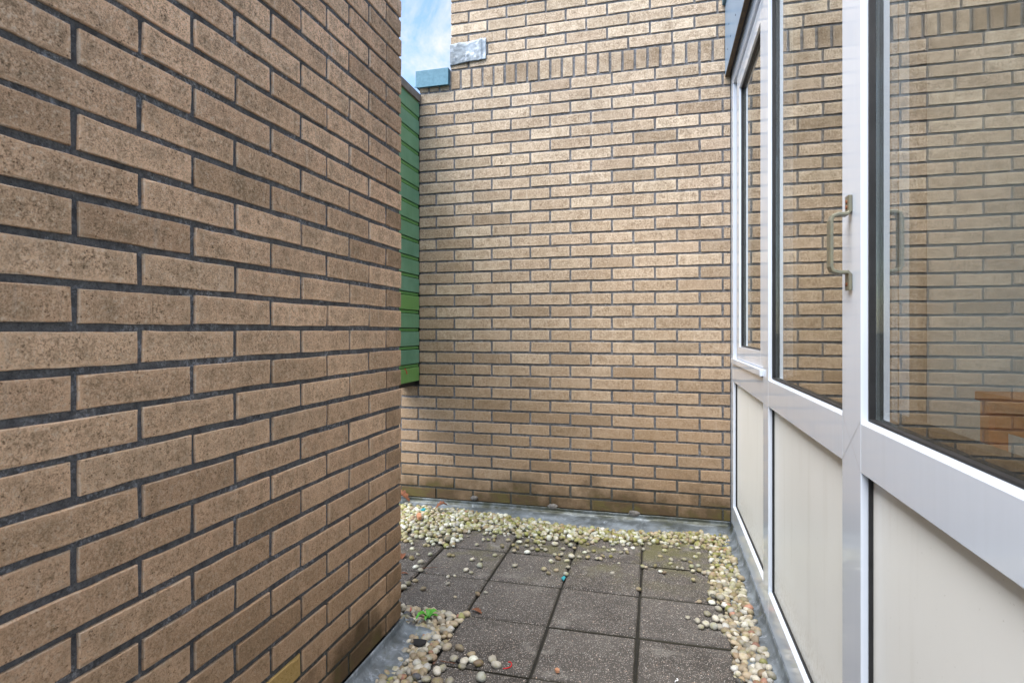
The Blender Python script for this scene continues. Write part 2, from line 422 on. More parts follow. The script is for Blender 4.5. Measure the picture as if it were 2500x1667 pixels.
# back wall: face Y=D_
bw = tag(empty('brick_wall', (-.5, D_, 0)), 'tall buff brick wall at the back with a band of upright bricks near its top', 'wall')
specs = []
XR = .86
def course(z, x_left, first, x_right, dirtf, x_ref=None):
    pos = x_left; L = first; k = 0
    while pos < x_right - .02:
        LL = min(L, x_right - pos)
        specs.append((pos, z, LL, BH, .05, dirtf(k), 'brick', 0, 979, 1788))
        pos += LL + JT; L = BL; k += 1
for j in range(36):
    z = j * C + .006
    def dirtf(k, j=j):
        if j > 9 and k == 0: return random.uniform(.35, .75) if j % 2 == 0 else random.uniform(.05, .25)
        if j <= 9 and k <= 2: return random.uniform(.2, .5)
        return random.uniform(.12, .4) if random.random() < (.3 if j < 22 else .12) else random.uniform(0, .06)
    xr = .335 if j < 37 else XR
    if j % 2 == 0: fl = .0992
    else: fl = .2092
    if j <= 9:
        # runs on to the left below the green boarding
        x0 = XB - .22 * 3 + (.1105 - JT / 2 - .22 + JT / 2 if j % 2 == 0 else 0)
        x0 = XB + (.1107 if j % 2 == 0 else 0) - .22 * 4
        course(z, x0, BL, xr, dirtf)
    else: course(z, XB, fl, xr, dirtf)
RZ0 = 36 * C + .006; RZ1 = 2.4205
pos = XB + .004; 
while pos < XR:      # band of upright bricks
    specs.append((pos, RZ0, .0505, RZ1 - RZ0, .05, random.uniform(.1, .55), 'upright_brick', 0, 979, 1772))
    pos += .0505 + .0135
XT = -1.1507
for j in range(14):
    z = 2.428 + j * C + .0055
    def dirtf(k, j=j): return random.uniform(.15, .4) if (k == 0 and j % 2 == 0) else (random.uniform(.1, .25) if random.random() < .12 else 0)
    course(z, XT, .0992 if j % 2 == 0 else .2092, XR, dirtf)
# snap length variants of cut bricks
specs = [(s, z, (L if abs(L - BL) < .004 or abs(L - .0992) < .001 or abs(L - .2092) < .0006 or L < .06 else round(L / .02) * .02), *r) for (s, z, L, *r) in specs if L > .012]
wall_bricks(bw, specs, lambda s, z: (s, D_, z), 0, 300)
box('mortar', XB + .006, XR, D_ + REC, D_ + .3, 10 * C, 36 * C + .115, MORTAR_PALE, bw)
box('mortar', XB - .9, .338, D_ + REC + .0005, D_ + .299, 0, 10 * C, MORTAR_PALE, bw)
box('mortar', XT + .006, XR, D_ + REC + .0007, D_ + .298, 36 * C + .115, 2.428 + 14 * C, MORTAR_PALE, bw)
# blue metal coping over the low stretch left of the taller part
def coping():
    bm = bmesh.new()
    bm_box(bm, XB - .012, XT - .009, D_ - .022, D_ + .33, 2.345, 2.438, .002)
    bm_box(bm, XB - .016, XT - .009, D_ - .026, D_ - .0225, 2.341, 2.3485)
    return link('coping', mesh_of(bm, 'coping'), TEAL, bw)
coping()
box('coping', XT - .03, XR, D_ - .03, D_ + .33, 2.428 + 14 * C, 2.428 + 14 * C + .07, TEAL, bw)
# lead piece dressed round the corner of the taller part
def lead_patch():
    def f(u, v):
        x = XT - .012 + u * .222
        wob = .002 * math.sin(7 * u + 2 * v) + .003 * noise.noise((u * 5, v * 3, 1.3)) + .0012 * noise.noise((u * 12, v * 7, 4))
        if u < .03: return Vector((XT - .013, D_ + .05, 2.452 + v * .118 - .01 * (1 - u)))
        zz = 2.452 + v * (.118 + .003 * math.sin(9 * u)) + .003 * noise.noise((u * 4, v, 7)) + u * .012
        y = D_ - .010 + (.003 if v > .95 else 0) + wob - .006 * math.exp(-((u - .86) / .035) ** 2)
        return Vector((x, y, zz))
    bm = grid_sheet(44, 20, f)
    me = mesh_of(bm, 'lead_patch', True); o = link('lead_patch', me, LEAD, bw)
    m = o.modifiers.new('t', 'SOLIDIFY'); m.thickness = .004
lead_patch()
SPLASH = make_plain('pale_mortar', (.10, .09, .08), (.20, .185, .17), 60, .95, 0, .002)
# mortar splashes at the foot
for (sx, sy, s) in ((1158, 1215, .020), (1350, 1236, .026), (1549, 1253, .028), (1543, 1250, .014)):
    d = D_ / (math.cos(TH) + (sx - 1250) / FPX * math.sin(TH)); z = CZ - (sy - HY) * d / FPX
    x = ((sx - 1250) / FPX * math.cos(TH) - math.sin(TH)) * d
    bm = bmesh.new(); bmesh.ops.create_icosphere(bm, subdivisions=3, radius=1)
    for v in bm.verts:
        q = 1 + .45 * noise.noise(v.co * 2.2 + Vector((sx, 0, 0))) + .2 * noise.noise(v.co * 6)
        v.co = Vector((v.co.x * s * q, v.co.y * .009, v.co.z * s * .6 * q))
    link('mortar_splash', mesh_of(bm, 's', True), SPLASH, bw, (x, D_ - .003, z))

# ------------------------------------------------------------ green boarding
gp = tag(empty('green_cladding', (XB, 2.4, .68)), 'green ribbed cladding in the narrow gap between the two brick walls', 'cladding')
ZG0 = .672; PIT = .1003
def slat_mesh(h):
    # profile across (x out, z up)
    pr = [(0, .0), (.004, .0015), (.004, h - .0235), (.0015, h - .022)]
    bm = bmesh.new(); y0, y1 = YC - .05 + .06, D_ - .009
    a = [bm.verts.new((x, y0, z)) for x, z in pr + [(-.02, h - .022), (-.02, 0)]]
    b = [bm.verts.new((x, y1, z)) for x, z in pr + [(-.02, h - .022), (-.02, 0)]]
    n = len(a)
    for i in range(n): bm.faces.new((a[i], a[(i + 1) % n], b[(i + 1) % n], b[i]))
    bm.faces.new(a); bm.faces.new(b[::-1])
    return mesh_of(bm, 'slat')
sm = slat_mesh(PIT)
bmb = bmesh.new(); bm_box(bmb, -.018, .0005, YC + .01, D_ - .0095, PIT - .0185, PIT - .0042, .0018)
sb = mesh_of(bmb, 'bead')
k = 0; z = ZG0
while z < 2.26:
    o = link('slat', sm, GREEN, gp, (XB, 0, z))
    o.location = (0, -2.4, z - .68) ; o.color = (.85 if k == 0 else .8 if k == 4 else random.choice([0, 0, .12, .2]), 0, 0, 1)
    q = link('bead', sb, BEAD, gp); q.location = (0, -2.4, z - .68)
    z += PIT; k += 1
def child_world(o):   # turn world coordinates into the parent's frame
    o.location = Vector(o.location) - o.parent.location
o = box('top_cap', XB - .10, XB + .014, YC + .01, D_ - .004, 2.262, 2.306, CAPM, gp, .002); child_world(o)
o = box('backing', XB - .11, XB - .021, YC + .01, D_ - .004, .645, 2.262, RUBBER, gp); child_world(o)
o = box('backing', XB - .11, XB + .003, D_ - .0035, D_ + .29, .645, 2.262, RUBBER, gp); child_world(o)  # added dark box, blocks light leaking through the wall's end joints
# red paint scratch on the lowest board
bm = bmesh.new(); P0 = [(0, 0), (.002, -.012), (.006, -.016), (.008, -.034)]
vv = [(-.001 if i in (0, 3) else -.003) for i in range(4)]
for i, (a, b) in enumerate(P0): pass
L1 = [bm.verts.new((XB + .0047, 3.01 - .16 + a * 3 - .004, .755 + b)) for a, b in P0]
L2 = [bm.verts.new((XB + .0047, 3.01 - .16 + a * 3 + .008, .755 + b - .001)) for a, b in P0]
for i in range(3): bm.faces.new((L1[i], L1[i + 1], L2[i + 1], L2[i]))
RED = make_plain('red_paint', (.55, .02, .03), (.45, .01, .02), 30, .4, 0, 0)
o = link('paint_mark', mesh_of(bm, 'paint'), RED, gp); child_world(o)
for ob in (lw, bw):
    for c_ in ob.children: c_.location = Vector(c_.location) - ob.location

# ------------------------------------------------------------ glazed front on the right
fr = tag(empty('window_front', (B, 1.6, 0)), 'white aluminium window front with brick reflections in its glass, cream panels below', 'window')
FRKIDS = []
SEAM = make_plain('frame_seam', (.25, .25, .26), (.4, .4, .4), 60, .5)
def fb(name, x0, x1, y0, y1, z0, z1, mat, bevel=.0012, parent=None):
    o = box(name, x0, x1, y0, y1, z0, z1, mat, parent or fr, bevel); FRKIDS.append(o); return o
XG = .3617
HEAD0, HEAD1 = 2.158, 2.245
TR0, TR1 = .710, .800
# mullions: face at B
MUL = [(2.966, D_ - .002), (2.0237, 2.119), (1.1265, 1.233), (.236, .343), (-.65, -.55)]
for i, (a, b) in enumerate(MUL):
    fb('mullion', B, B + .075, a, b, 0.0, HEAD1, WHITE, .0015)
BAYS = [(2.119, 2.966, 'sash'), (1.233, 2.0237, 'fixed'), (.343, 1.1265, 'fixed'), (-.55, .236, 'fixed')]
def ring(name, x0, x1, y0, y1, z0, z1, w, mat, parent, bevel=.0008):
    bm = bmesh.new()
    bm_box(bm, x0, x1, y0, y0 + w, z0, z1, bevel); bm_box(bm, x0, x1, y1 - w, y1, z0, z1, bevel)
    bm_box(bm, x0, x1, y0 + w, y1 - w, z0, z0 + w, bevel); bm_box(bm, x0, x1, y0 + w, y1 - w, z1 - w, z1, bevel)
    o = link(name, mesh_of(bm, name), mat, parent); FRKIDS.append(o); return o
def miter(y, z, sy, sz):
    bm = bmesh.new(); t = .0004
    a = Vector((B - .0004, y, z)); b = Vector((B - .0004, y + sy, z + sz)); n = Vector((0, -sz, sy)).normalized() * t
    bm.faces.new([bm.verts.new(q) for q in (a - n, b - n, b + n, a + n)])
    o = link('joint_line', mesh_of(bm, 'j'), SEAM, fr); FRKIDS.append(o)
def rail(y0, y1, z0, z1, dx):
    pr = [(B + .0003, z0), (B + .0003, z1 - .0052), (B + .0015, z1 - .0036), (B + dx, z1), (B + .072, z1), (B + .072, z0)]
    bm = bmesh.new(); p = [bm.verts.new((x, y0, z)) for x, z in pr]; q = [bm.verts.new((x, y1, z)) for x, z in pr]; n = len(pr)
    for i in range(n): bm.faces.new((p[i], p[(i + 1) % n], q[(i + 1) % n], q[i]))
    bm.faces.new(p); bm.faces.new(q[::-1])
    return mesh_of(bm, 'rail')
for (a, b, kind) in BAYS:
    g = .0006
    a += g; b -= g
    FRKIDS.append(link('transom', rail(a, b, TR0, TR1, .0110), WHITE, fr)); FRKIDS.append(link('bottom_rail', rail(a, b, 0.0, .104, .0112), WHITE, fr))
    fb('head_rail', B + .0003, B + .072, a, b, HEAD0, HEAD1, WHITE)
    # lower cream panel in a thin black gasket
    p = fb('panel', B + .0185, B + .06, a + .004, b - .004, .1045, TR0 - .0005, PANEL, 0)
    ring('panel_gasket', B + .0115, B + .0183, a, b, .1045, TR0 - .0003, .0045, RUBBER, p)
    if kind == 'fixed':
        pane = fb('window_pane', XG, XG + .006, a + .004, b - .004, TR1 + .004, HEAD0 - .004, GLASS, 0)
        ring('glazing_gasket', B + .0112, XG - .0002, a, b, TR1 + .0004, HEAD0 - .0004, .0042, RUBBER, pane)
        ring('glazing_bead', XG + .0065, XG + .03, a, b, TR1 + .0004, HEAD0 - .0004, .018, RUBBER, pane)
    else:
        # opening sash set inside a rebated frame
        ring('rebate', B + .0165, B + .05, a, b, TR1 + .0004, HEAD0 - .0004, .0285, RUBBER, fr)
        sash = empty('opening_sash', (B, 2.5, 1.4), fr); FRKIDS.append(sash)
        sash['fk'] = 1
        sa, sb_, sz0, sz1 = a + .03, b - .078, .826, HEAD0 - .012
        x0 = B + .008
        bm = bmesh.new(); w = .078
        bm_box(bm, x0, x0 + .05, sa, sa + w, sz0, sz1, .0012); bm_box(bm, x0, x0 + .05, sb_ - w, sb_, sz0, sz1, .0012)
        bm_box(bm, x0, x0 + .05, sa + w, sb_ - w, sz0, sz0 + .058, .0012); bm_box(bm, x0, x0 + .05, sa + w, sb_ - w, sz1 - .075, sz1, .0012)
        link('sash_frame', mesh_of(bm, 'sash_frame'), WHITE, sash)
        ya, yb, za, zb = sa + w, sb_ - w, sz0 + .058, sz1 - .075
        bm = bmesh.new(); bm_box(bm, x0 + .019, x0 + .024, ya, yb, za, zb); link('window_pane', mesh_of(bm, 'p'), GLASS, sash)
        o = ring('glazing_gasket', x0 + .0085, x0 + .0188, ya, yb, za, zb, .0045, RUBBER, sash); FRKIDS.remove(o)
        for c_ in sash.children: c_.location = Vector(c_.location) - sash.location
        fb('drip_ledge', B - .011, B + .02, a + .0, b - .0, .8003, .8245, WHITE, .003)
# mitred joints of the frame where rails meet mullions
for (a, b) in MUL[1:4]:
    m = (a + b) / 2
    for (ye, sg) in ((a, 1), (b, -1)):
        miter(ye, TR1, sg * (b - a) / 2, -(TR1 - TR0) / 2); miter(ye, TR0, sg * (b - a) / 2, (TR1 - TR0) / 2)
        miter(ye, .104, sg * (b - a) / 2, -.08)
# interior leaf of the mullions, blue fascia, roof edge
fa = fb('fascia_board', .310, .33, -1.3, D_ - .003, 2.232, 2.585, FASC, .001)
fb('fascia_edge', .3105, .3295, -1.3, D_ - .0035, 2.2255, 2.2315, EDGE, 0)
fb('soffit', .3302, .345, -1.3, D_ - .0035, 2.2452, 2.30, DARKBLUE, 0)
fb('roof_trim', .296, .45, -1.3, D_ - .0035, 2.5855, 2.64, TEAL, .003)
for yy in (2.93, 2.87, 2.80, 2.62, 2.1, 1.5): # nail heads
    o = fb('nail', .3088, .3101, yy, yy + .006, 2.31 if yy != 2.87 else 2.40, 2.316 if yy != 2.87 else 2.406, DARKBLUE, 0)
fb('roof_slab', .451, 2.35, -1.3, D_ - .004, 2.46, 2.60, BITUM, 0)  # cut short along with the ceiling to let light into the room

# handle: flat bronze bar bent to a bracket
def handle():
    h = empty('pull_handle', (B, 1.18, 1.12), fr); FRKIDS.append(h)
    yw = .011; t = .0065; cy = 1.181
    XO = .3045
    path = [(B - t / 2 - .0003, 1.207), (B - t / 2 - .0003, 1.178), (B - .0075, 1.1735), (XO + .012, 1.1735), (XO + .003, 1.1705), (XO, 1.162), (XO, 1.077), (XO + .003, 1.0695), (XO + .012, 1.0665), (B - .0075, 1.0665), (B - t / 2 - .0003, 1.062), (B - t / 2 - .0003, 1.033)]
    bm = bmesh.new(); rings = []
    for i, (x, z) in enumerate(path):
        p0 = path[max(i - 1, 0)]; p1 = path[min(i + 1, len(path) - 1)]
        d = Vector((p1[0] - p0[0], p1[1] - p0[1])).normalized(); n = Vector((-d.y, d.x))
        e = .0012
        prof = [(-t / 2, -yw + e), (-t / 2, yw - e), (-t / 2 + e, yw), (t / 2 - e, yw), (t / 2, yw - e), (t / 2, -yw + e), (t / 2 - e, -yw), (-t / 2 + e, -yw)]
        rings.append([bm.verts.new((x + n.x * a, cy + b, z + n.y * a)) for a, b in prof])
    for r0, r1 in zip(rings, rings[1:]):
        for k in range(8): bm.faces.new((r0[k], r0[(k + 1) % 8], r1[(k + 1) % 8], r1[k]))
    bm.faces.new(rings[0]); bm.faces.new(rings[-1][::-1])
    link('grip_bar', mesh_of(bm, 'grip'), BRONZE, h)
    RUST = make_plain('rusty_screw', (.12, .035, .012), (.26, .10, .04), 200, .8)
    for z in (1.196, 1.186, 1.044):
        bm = bmesh.new(); bmesh.ops.create_cone(bm, cap_ends=True, segments=12, radius1=.0042, radius2=.003, depth=.002, matrix=Matrix.Translation((B - t - .0012, cy, z)) @ Matrix.Rotation(R(-90), 4, 'Y'))
        link('screw', mesh_of(bm, 'screw'), RUST, h)
    for c_ in h.children: c_.location = Vector(c_.location) - h.location
handle()
for o in FRKIDS:
    if o.parent == fr: o.location = Vector(o.location) - fr.location

# ------------------------------------------------------------ the room behind the glass, two sides left open to let daylight in
def st(o): return tag(o, kind='structure')
st(box('interior_floor', .42, 3.0, -1.25, 2.94, -.06, .02, ROOMFLOOR))
st(box('interior_back_wall', 1.11, 3.0, 2.86, 2.94, .021, 2.44, PLASTER))
st(box('interior_ceiling', .42, 2.3, -1.25, 2.94, 2.441, 2.458, PLASTER))  # stops short of the floor's far edge so more daylight reaches the table
# brown curtain in folds at the far end of the room
def curtain():
    def f(u, v):
        x = .43 + u * .67
        return Vector((x, 2.80 + .022 * math.sin(u * 40) + .01 * noise.noise((u * 8, v, 0)), .03 + v * 2.38))
    me = mesh_of(grid_sheet(120, 4, f), 'curtain', True); o = link('curtain', me, CURTAIN)
    o.modifiers.new('t', 'SOLIDIFY').thickness = .004
    tag(o, 'dim brown curtain hanging inside behind the window glass', 'curtain')
curtain()
tb = tag(empty('wooden_table', (1.3, 1.9, .02)), 'orange brown wooden table standing in the room behind the glass', 'table')
T = []
T.append(box('table_top', 1.04, 1.75, 1.05, 2.30, .722, .752, WOOD, tb, .002))
T.append(box('apron', 1.065, 1.085, 1.12, 2.23, .632, .7215, WOOD, tb, .001))
T.append(box('apron', 1.12, 1.68, 2.255, 2.275, .632, .7215, WOOD, tb, .001))
for (x, y) in ((1.05, 2.232), (1.05, 1.06), (1.69, 2.232), (1.69, 1.06)):
    T.append(box('leg', x, x + .055, y, y + .055, .021, .7216, WOOD, tb, .002))
for o in T: o.location = Vector(o.location) - tb.location

# ------------------------------------------------------------ ground
SZ = -.051
me = bpy.data.meshes.new('ground'); me.from_pydata([(-200, -200, -.1), (200, -200, -.1), (200, 200, -.1), (-200, 200, -.1)], [], [(0, 1, 2, 3)])
st(link('ground', me, BITUM))
EPS = .0109
def pq(p, q, z=0): return Vector((p * math.cos(EPS) - q * math.sin(EPS), p * math.sin(EPS) + q * math.cos(EPS), z))
def to_pq(x, y): return (x * math.cos(EPS) + y * math.sin(EPS), -x * math.sin(EPS) + y * math.cos(EPS))
pv = st(empty('paving', (0, 2, SZ)))
PB = [.245, -.055, -.355, -.655, -.955, -1.255]
QB = [2.833, 2.533, 2.233, 1.933, 1.635, 1.335, 1.035]
SLABS = []
def slab_mesh(seed):
    rnd = random.Random(seed); s = 1.0; SX, SY = .2945, .2908; n = 6
    bm = bmesh.new(); ch = .0075
    top, rim, bot = [], [], []
    pts = []
    for i in range(n): pts.append((s * i / n, 0))
    for i in range(n): pts.append((s, s * i / n))
    for i in range(n): pts.append((s - s * i / n, s))
    for i in range(n): pts.append((0, s - s * i / n))
    for (x, y) in pts:
        x = (x - s / 2) * SX; y = (y - s / 2) * SY; j = rnd.uniform(-.0012, .0012)
        cxn = x / (SX / 2); cyn = y / (SY / 2)
        ix = x - math.copysign(ch + j, x) * (abs(cxn) > .999); iy = y - math.copysign(ch - j, y) * (abs(cyn) > .999)
        top.append(bm.verts.new((ix, iy, 0))); rim.append(bm.verts.new((x + j * .6, y - j * .6, -.0075 + j))); bot.append(bm.verts.new((x, y, -.045)))
    m = len(pts); bm.faces.new(top)
    for i in range(m):
        k = (i + 1) % m
        bm.faces.new((top[i], rim[i], rim[k], top[k])); bm.faces.new((rim[i], bot[i], bot[k], rim[k]))
    bm.faces.new(bot[::-1])
    return mesh_of(bm, 'slab')
SM = [slab_mesh(i) for i in range(6)]
for r_ in range(len(QB) - 1):
    for c_ in range(len(PB) - 1):
        qm = (QB[r_] + QB[r_ + 1]) / 2; pm = (PB[c_] + PB[c_ + 1]) / 2
        if c_ >= 3 and qm < 1.94: continue
        if c_ == 4 and qm < 1.9: continue
        P = pq(pm, qm)
        o = link('paving_slab', random.choice(SM), SLAB, pv, (P.x, P.y, SZ + random.uniform(-.0035, .0025)),
                 (random.uniform(-.006, .006), random.uniform(-.006, .006), EPS + random.choice([0, 1]) * math.pi + random.uniform(-.006, .006)))
        o.location = Vector(o.location) - pv.location
        SLABS.append((PB[c_ + 1], PB[c_], QB[r_ + 1], QB[r_]))
def on_slab(p, q): return any(a <= p <= b and c <= q <= d for a, b, c, d in SLABS)

# dark grit in the joints
me = bpy.data.meshes.new('joint_grit')
me.from_pydata([(-2.0, .9, SZ - .010), (.33, .9, SZ - .010), (.33, 3.04, SZ - .010), (-2.0, 3.04, SZ - .010)], [], [(0, 1, 2, 3)])
GRIT = make_plain('joint_grit', (.010, .009, .008), (.025, .022, .016), 60, .95, 0, .003)
st(link('joint_grit', me, GRIT))

# lead flashings at the feet of the walls
def flashing(name, pts_fn, nu, nv, label):
    me = mesh_of(grid_sheet(nu, nv, pts_fn), name, True); o = link(name, me, LEAD)
    o.modifiers.new('t', 'SOLIDIFY').thickness = .002
    return tag(o, label, 'flashing')
def f_back(u, v):
    x = -1.95 + u * (B - .006 + 1.95)
    prof = [(D_ - .0045, .002), (D_ - .007, -.014), (D_ - .022, -.026), (D_ - .07, -.036), (D_ - .14, -.045), (D_ - .22, -.056)]
    t = v * 5; i = min(int(t), 4); w = t - i
    y = prof[i][0] * (1 - w) + prof[i + 1][0] * w; z = prof[i][1] * (1 - w) + prof[i + 1][1] * w
    k = min(1, v * 3)
    lap = .002 * (1 if (u * 2.4) % 1 < .5 else 0)
    return Vector((x, y - .003 * noise.noise((x * 9, v * 2, 0)) * k, z + k * (.006 * noise.noise((x * 7, v * 4, 3)) + .003 * noise.noise((x * 25, v * 9, 5))) + lap))
flashing('lead_flashing', f_back, 150, 20, 'wrinkled grey lead strip along the foot of the back wall')
def f_right(u, v):
    y = .3 + u * (D_ - .03 - .3)
    prof = [(B - .0006, .012), (B - .003, -.012), (B - .012, -.026), (B - .05, -.040), (B - .10, -.055)]
    t = v * 4; i = min(int(t), 3); w = t - i
    x = prof[i][0] * (1 - w) + prof[i + 1][0] * w; z = prof[i][1] * (1 - w) + prof[i + 1][1] * w
    k = min(1, v * 3)
    return Vector((x, y, z + k * (.005 * noise.noise((y * 6, v * 3, 9)) + .002 * noise.noise((y * 30, v * 9, 5)))))
flashing('lead_flashing', f_right, 150, 14, 'blue grey lead strip beneath the white window front')
def f_left(u, v):
    y = .2 + u * (YC + .012 - .2)
    prof = [(-A + .0045, .004), (-A + .008, -.02), (-A + .022, -.036), (-A + .07, -.045), (-A + .12, -.062)]
    t = v * 4; i = min(int(t), 3); w = t - i
    x = prof[i][0] * (1 - w) + prof[i + 1][0] * w; z = prof[i][1] * (1 - w) + prof[i + 1][1] * w
    k = min(1, v * 3)
    c = max(0, (u - .93) / .07)            # the free end curls up
    return Vector((x, y, z + k * (.006 * noise.noise((y * 6, v * 3, 2)) + .002 * noise.noise((y * 30, v * 9, 5))) + c * c * v * .03))
flashing('lead_flashing', f_left, 120, 14, 'grey lead strip along the foot of the left wall, its end curled up')
def f_flap(u, v):
    P = px(957, 1532, -.03)
    a = (u - .5) * .085; b = (v - .5) * .075
    return Vector((P.x - .008 + a + .3 * b, P.y + .0 + b, -.022 + .035 * (u - .5) * (1 if u < .5 else .4) + .012 * noise.noise((u * 3, v * 3, 5)) - .02 * abs(v - .4) + .012))
o = flashing('lead_flap', f_flap, 24, 20, 'loose crumpled flap of lead poking out at the corner of the left wall')

# ------------------------------------------------------------ pebbles
def ico(sub):
    bm = bmesh.new(); bmesh.ops.create_icosphere(bm, subdivisions=sub, radius=1)
    bm.verts.ensure_lookup_table(); v = np.array([q.co[:] for q in bm.verts]); f = np.array([[w.index for w in q.verts] for q in bm.faces]); bm.free(); return v, f
ICO = {1: ico(1), 2: ico(2), 3: ico(3)}
def pebble_shape(sub, rnd):
    v, f = ICO[sub]; v = v.copy()
    sd = rnd.uniform(0, 500)
    fac = rnd.uniform(.12, .30)
    s = np.array([1 + fac * noise.noise(Vector(q) * 1.25 + Vector((sd, 0, 0))) for q in v])
    v *= s[:, None]
    # a chipped flat now and then
    for _ in range(rnd.choice([0, 0, 1, 1, 2])):
        n = np.array([rnd.gauss(0, 1) for _ in range(3)]); n /= np.linalg.norm(n); d = v @ n; lim = rnd.uniform(.5, .8)
        m = d > lim; v[m] -= np.outer((d[m] - lim) * .8, n)
    return v, f
rp = random.Random(11)
TPL = {s: [pebble_shape(s, rp) for _ in range(24)] for s in (2,)}
def tint(far):
    r = rp.random()
    if r < .34: c = (.62, .58, .49)
    elif r < .62: c = (.46, .37, .26)
    elif r < .74: c = (.52, .44, .33)
    elif r < .82: c = (.36, .26, .17)
    elif r < .88: c = (.74, .73, .69)
    elif r < .93: c = (.30, .28, .23)
    elif r < .96: c = (.10, .105, .12)
    elif r < .98: c = (.45, .22, .16)
    else: c = (.33, .33, .12)
    if far and rp.random() < .3: c = (.76, .77, .68)
    k = rp.uniform(.38, .84); return tuple(min(.85, q * k) for q in c)
class Heap:
    def __init__(s): s.V = []; s.F = []; s.C = []; s.n = 0
    def add(s, x, y, z, a, b, c, far=False, tilt=.5):
        v, f = rp.choice(TPL[2])
        M = np.array(Euler((rp.gauss(0, tilt), rp.gauss(0, tilt), rp.uniform(0, 6.3))).to_matrix())
        w = (v * np.array([a, b, c])) @ M.T + np.array([x, y, z])
        s.V.append(w); s.F.append(f + s.n); s.n += len(w); t = tint(far); s.C.append(np.tile(np.array([*t, 1.]), (len(w), 1)))
    def build(s, name):
        V = np.concatenate(s.V); F = np.concatenate(s.F); Cc = np.concatenate(s.C)
        me = bpy.data.meshes.new(name); me.from_pydata(V.tolist(), [], F.tolist())
        at = me.color_attributes.new('tint', 'FLOAT_COLOR', 'POINT'); at.data.foreach_set('color', Cc.astype(np.float32).ravel())
        me.shade_smooth(); return me
def rsize(k=1):
    a = (rp.uniform(.0075, .0125) if rp.random() < .3 else rp.uniform(.0115, .0185)) * k
    return a, a * rp.uniform(.68, .95), a * rp.uniform(.55, .78)
def dist_noise(x, y, s, o=0): return noise.noise((x * s, y * s, o))
def fill(region, x0, x1, y0, y1, step=.0185):
    h = Heap(); y = y0
    while y < y1:
        x = x0
        while x < x1:
            xx = x + rp.uniform(-.5, .5) * step; yy = y + rp.uniform(-.5, .5) * step
            d, z, far = region(xx, yy)
            if d > 0 and rp.random() < d:
                a, b, c = rsize()
                p, q = to_pq(xx, yy)
                if on_slab(p, q): z = max(z, SZ + c * .85)
                h.add(xx, yy, z + rp.uniform(-.004, .004) * (d > .8), a, b, c, far, .30 if d > .8 else .15)
                if d > .8:                       # a second, lower layer closes the gaps
                    a, b, c = rsize(.95); h.add(xx + rp.uniform(-.01, .01), yy + rp.uniform(-.01, .01), z - .016, a, b, c, far)
            x += step
        y += step
    return h
def reg_back(x, y):
    if not (-1.6 < x < B - .03): return 0, 0, 0
    p, q = to_pq(x, y)
    # outer edge towards the wall
    lim = np.interp(x, [-1.3, -1.05, -.85, -.6, -.35, -.1, .05, .3], [2.99, 2.975, 2.955, 2.90, 2.865, 2.885, 2.915, 2.925]) + .022 * dist_noise(x, 0, 9, 4)
    inn = np.interp(x, [-1.3, -1.15, -.95, -.75, -.5, -.2, 0, .3], [2.50, 2.74, 2.80, 2.73, 2.74, 2.77, 2.815, 2.80]) + .05 * dist_noise(x, 0, 8, 8) + .02 * dist_noise(x, y, 30, 2)
    if y > lim: return 0, 0, 0
    if q > inn:
        return 1., SZ + .006 + .022 * min(1, (q - inn) / .06) * (.7 + .5 * dist_noise(x, y, 7)), x < -.1
    pat = .5 + .9 * dist_noise(x, y, 13, 6)
    if x < -.93 and q > 2.50 + .06 * dist_noise(x, y, 6): return (.62 if pat > .42 else .12), SZ + .008, True
    if q > inn - .10: return .30 * max(0, 1 - (inn - q) / .10) * (pat > .3), SZ + .008, True
    return 0, 0, 0
gb = fill(reg_back, -1.6, B, 2.4, 3.03)
tag(link('pebble_gravel', gb.build('gravel'), PEB), 'band of pale pebbles along the foot of the back wall', 'gravel', kind='stuff')
def reg_right(x, y):
    p, q = to_pq(x, y)
    if q > 2.80 or y < .95: return 0, 0, 0
    inn = .236 + .03 * dist_noise(0, y, 8) - (.02 if 2.25 < y < 2.5 else 0)
    out = .307 + .008 * dist_noise(0, y, 11, 4)
    if inn < p and x < out: return 1., SZ + .006 + .008 * dist_noise(x, y, 9) + max(0, x - .255) * .42, 0
    return 0, 0, 0
gr_ = fill(reg_right, .15, B, .95, 2.86)
tag(link('pebble_gravel', gr_.build('gravel'), PEB), 'narrow strip of buff pebbles between the slabs and the window front', 'gravel', kind='stuff')
def reg_left(x, y):
    p, q = to_pq(x, y)
    if q > 1.932 or y < 1.0: return 0, 0, 0
    wl = -A + .036 + .012 * dist_noise(0, y, 9)
    if y > YC + .01: wl = -1.33
    inn = -.658 + .03 * max(0, dist_noise(1, y, 7)) + (.06 if y < 1.45 else 0)*max(0,dist_noise(3,y,10)) 
    if x > wl and p < inn: return 1., SZ + .000 + .016 * dist_noise(x, y, 6, 2) + .004, 0
    return 0, 0, 0
gl_ = fill(reg_left, -1.34, -.55, 1.0, 1.96)
tag(link('pebble_gravel', gl_.build('gravel'), PEB), 'bed of buff pebbles at the near left corner beside the wall', 'gravel', kind='stuff')

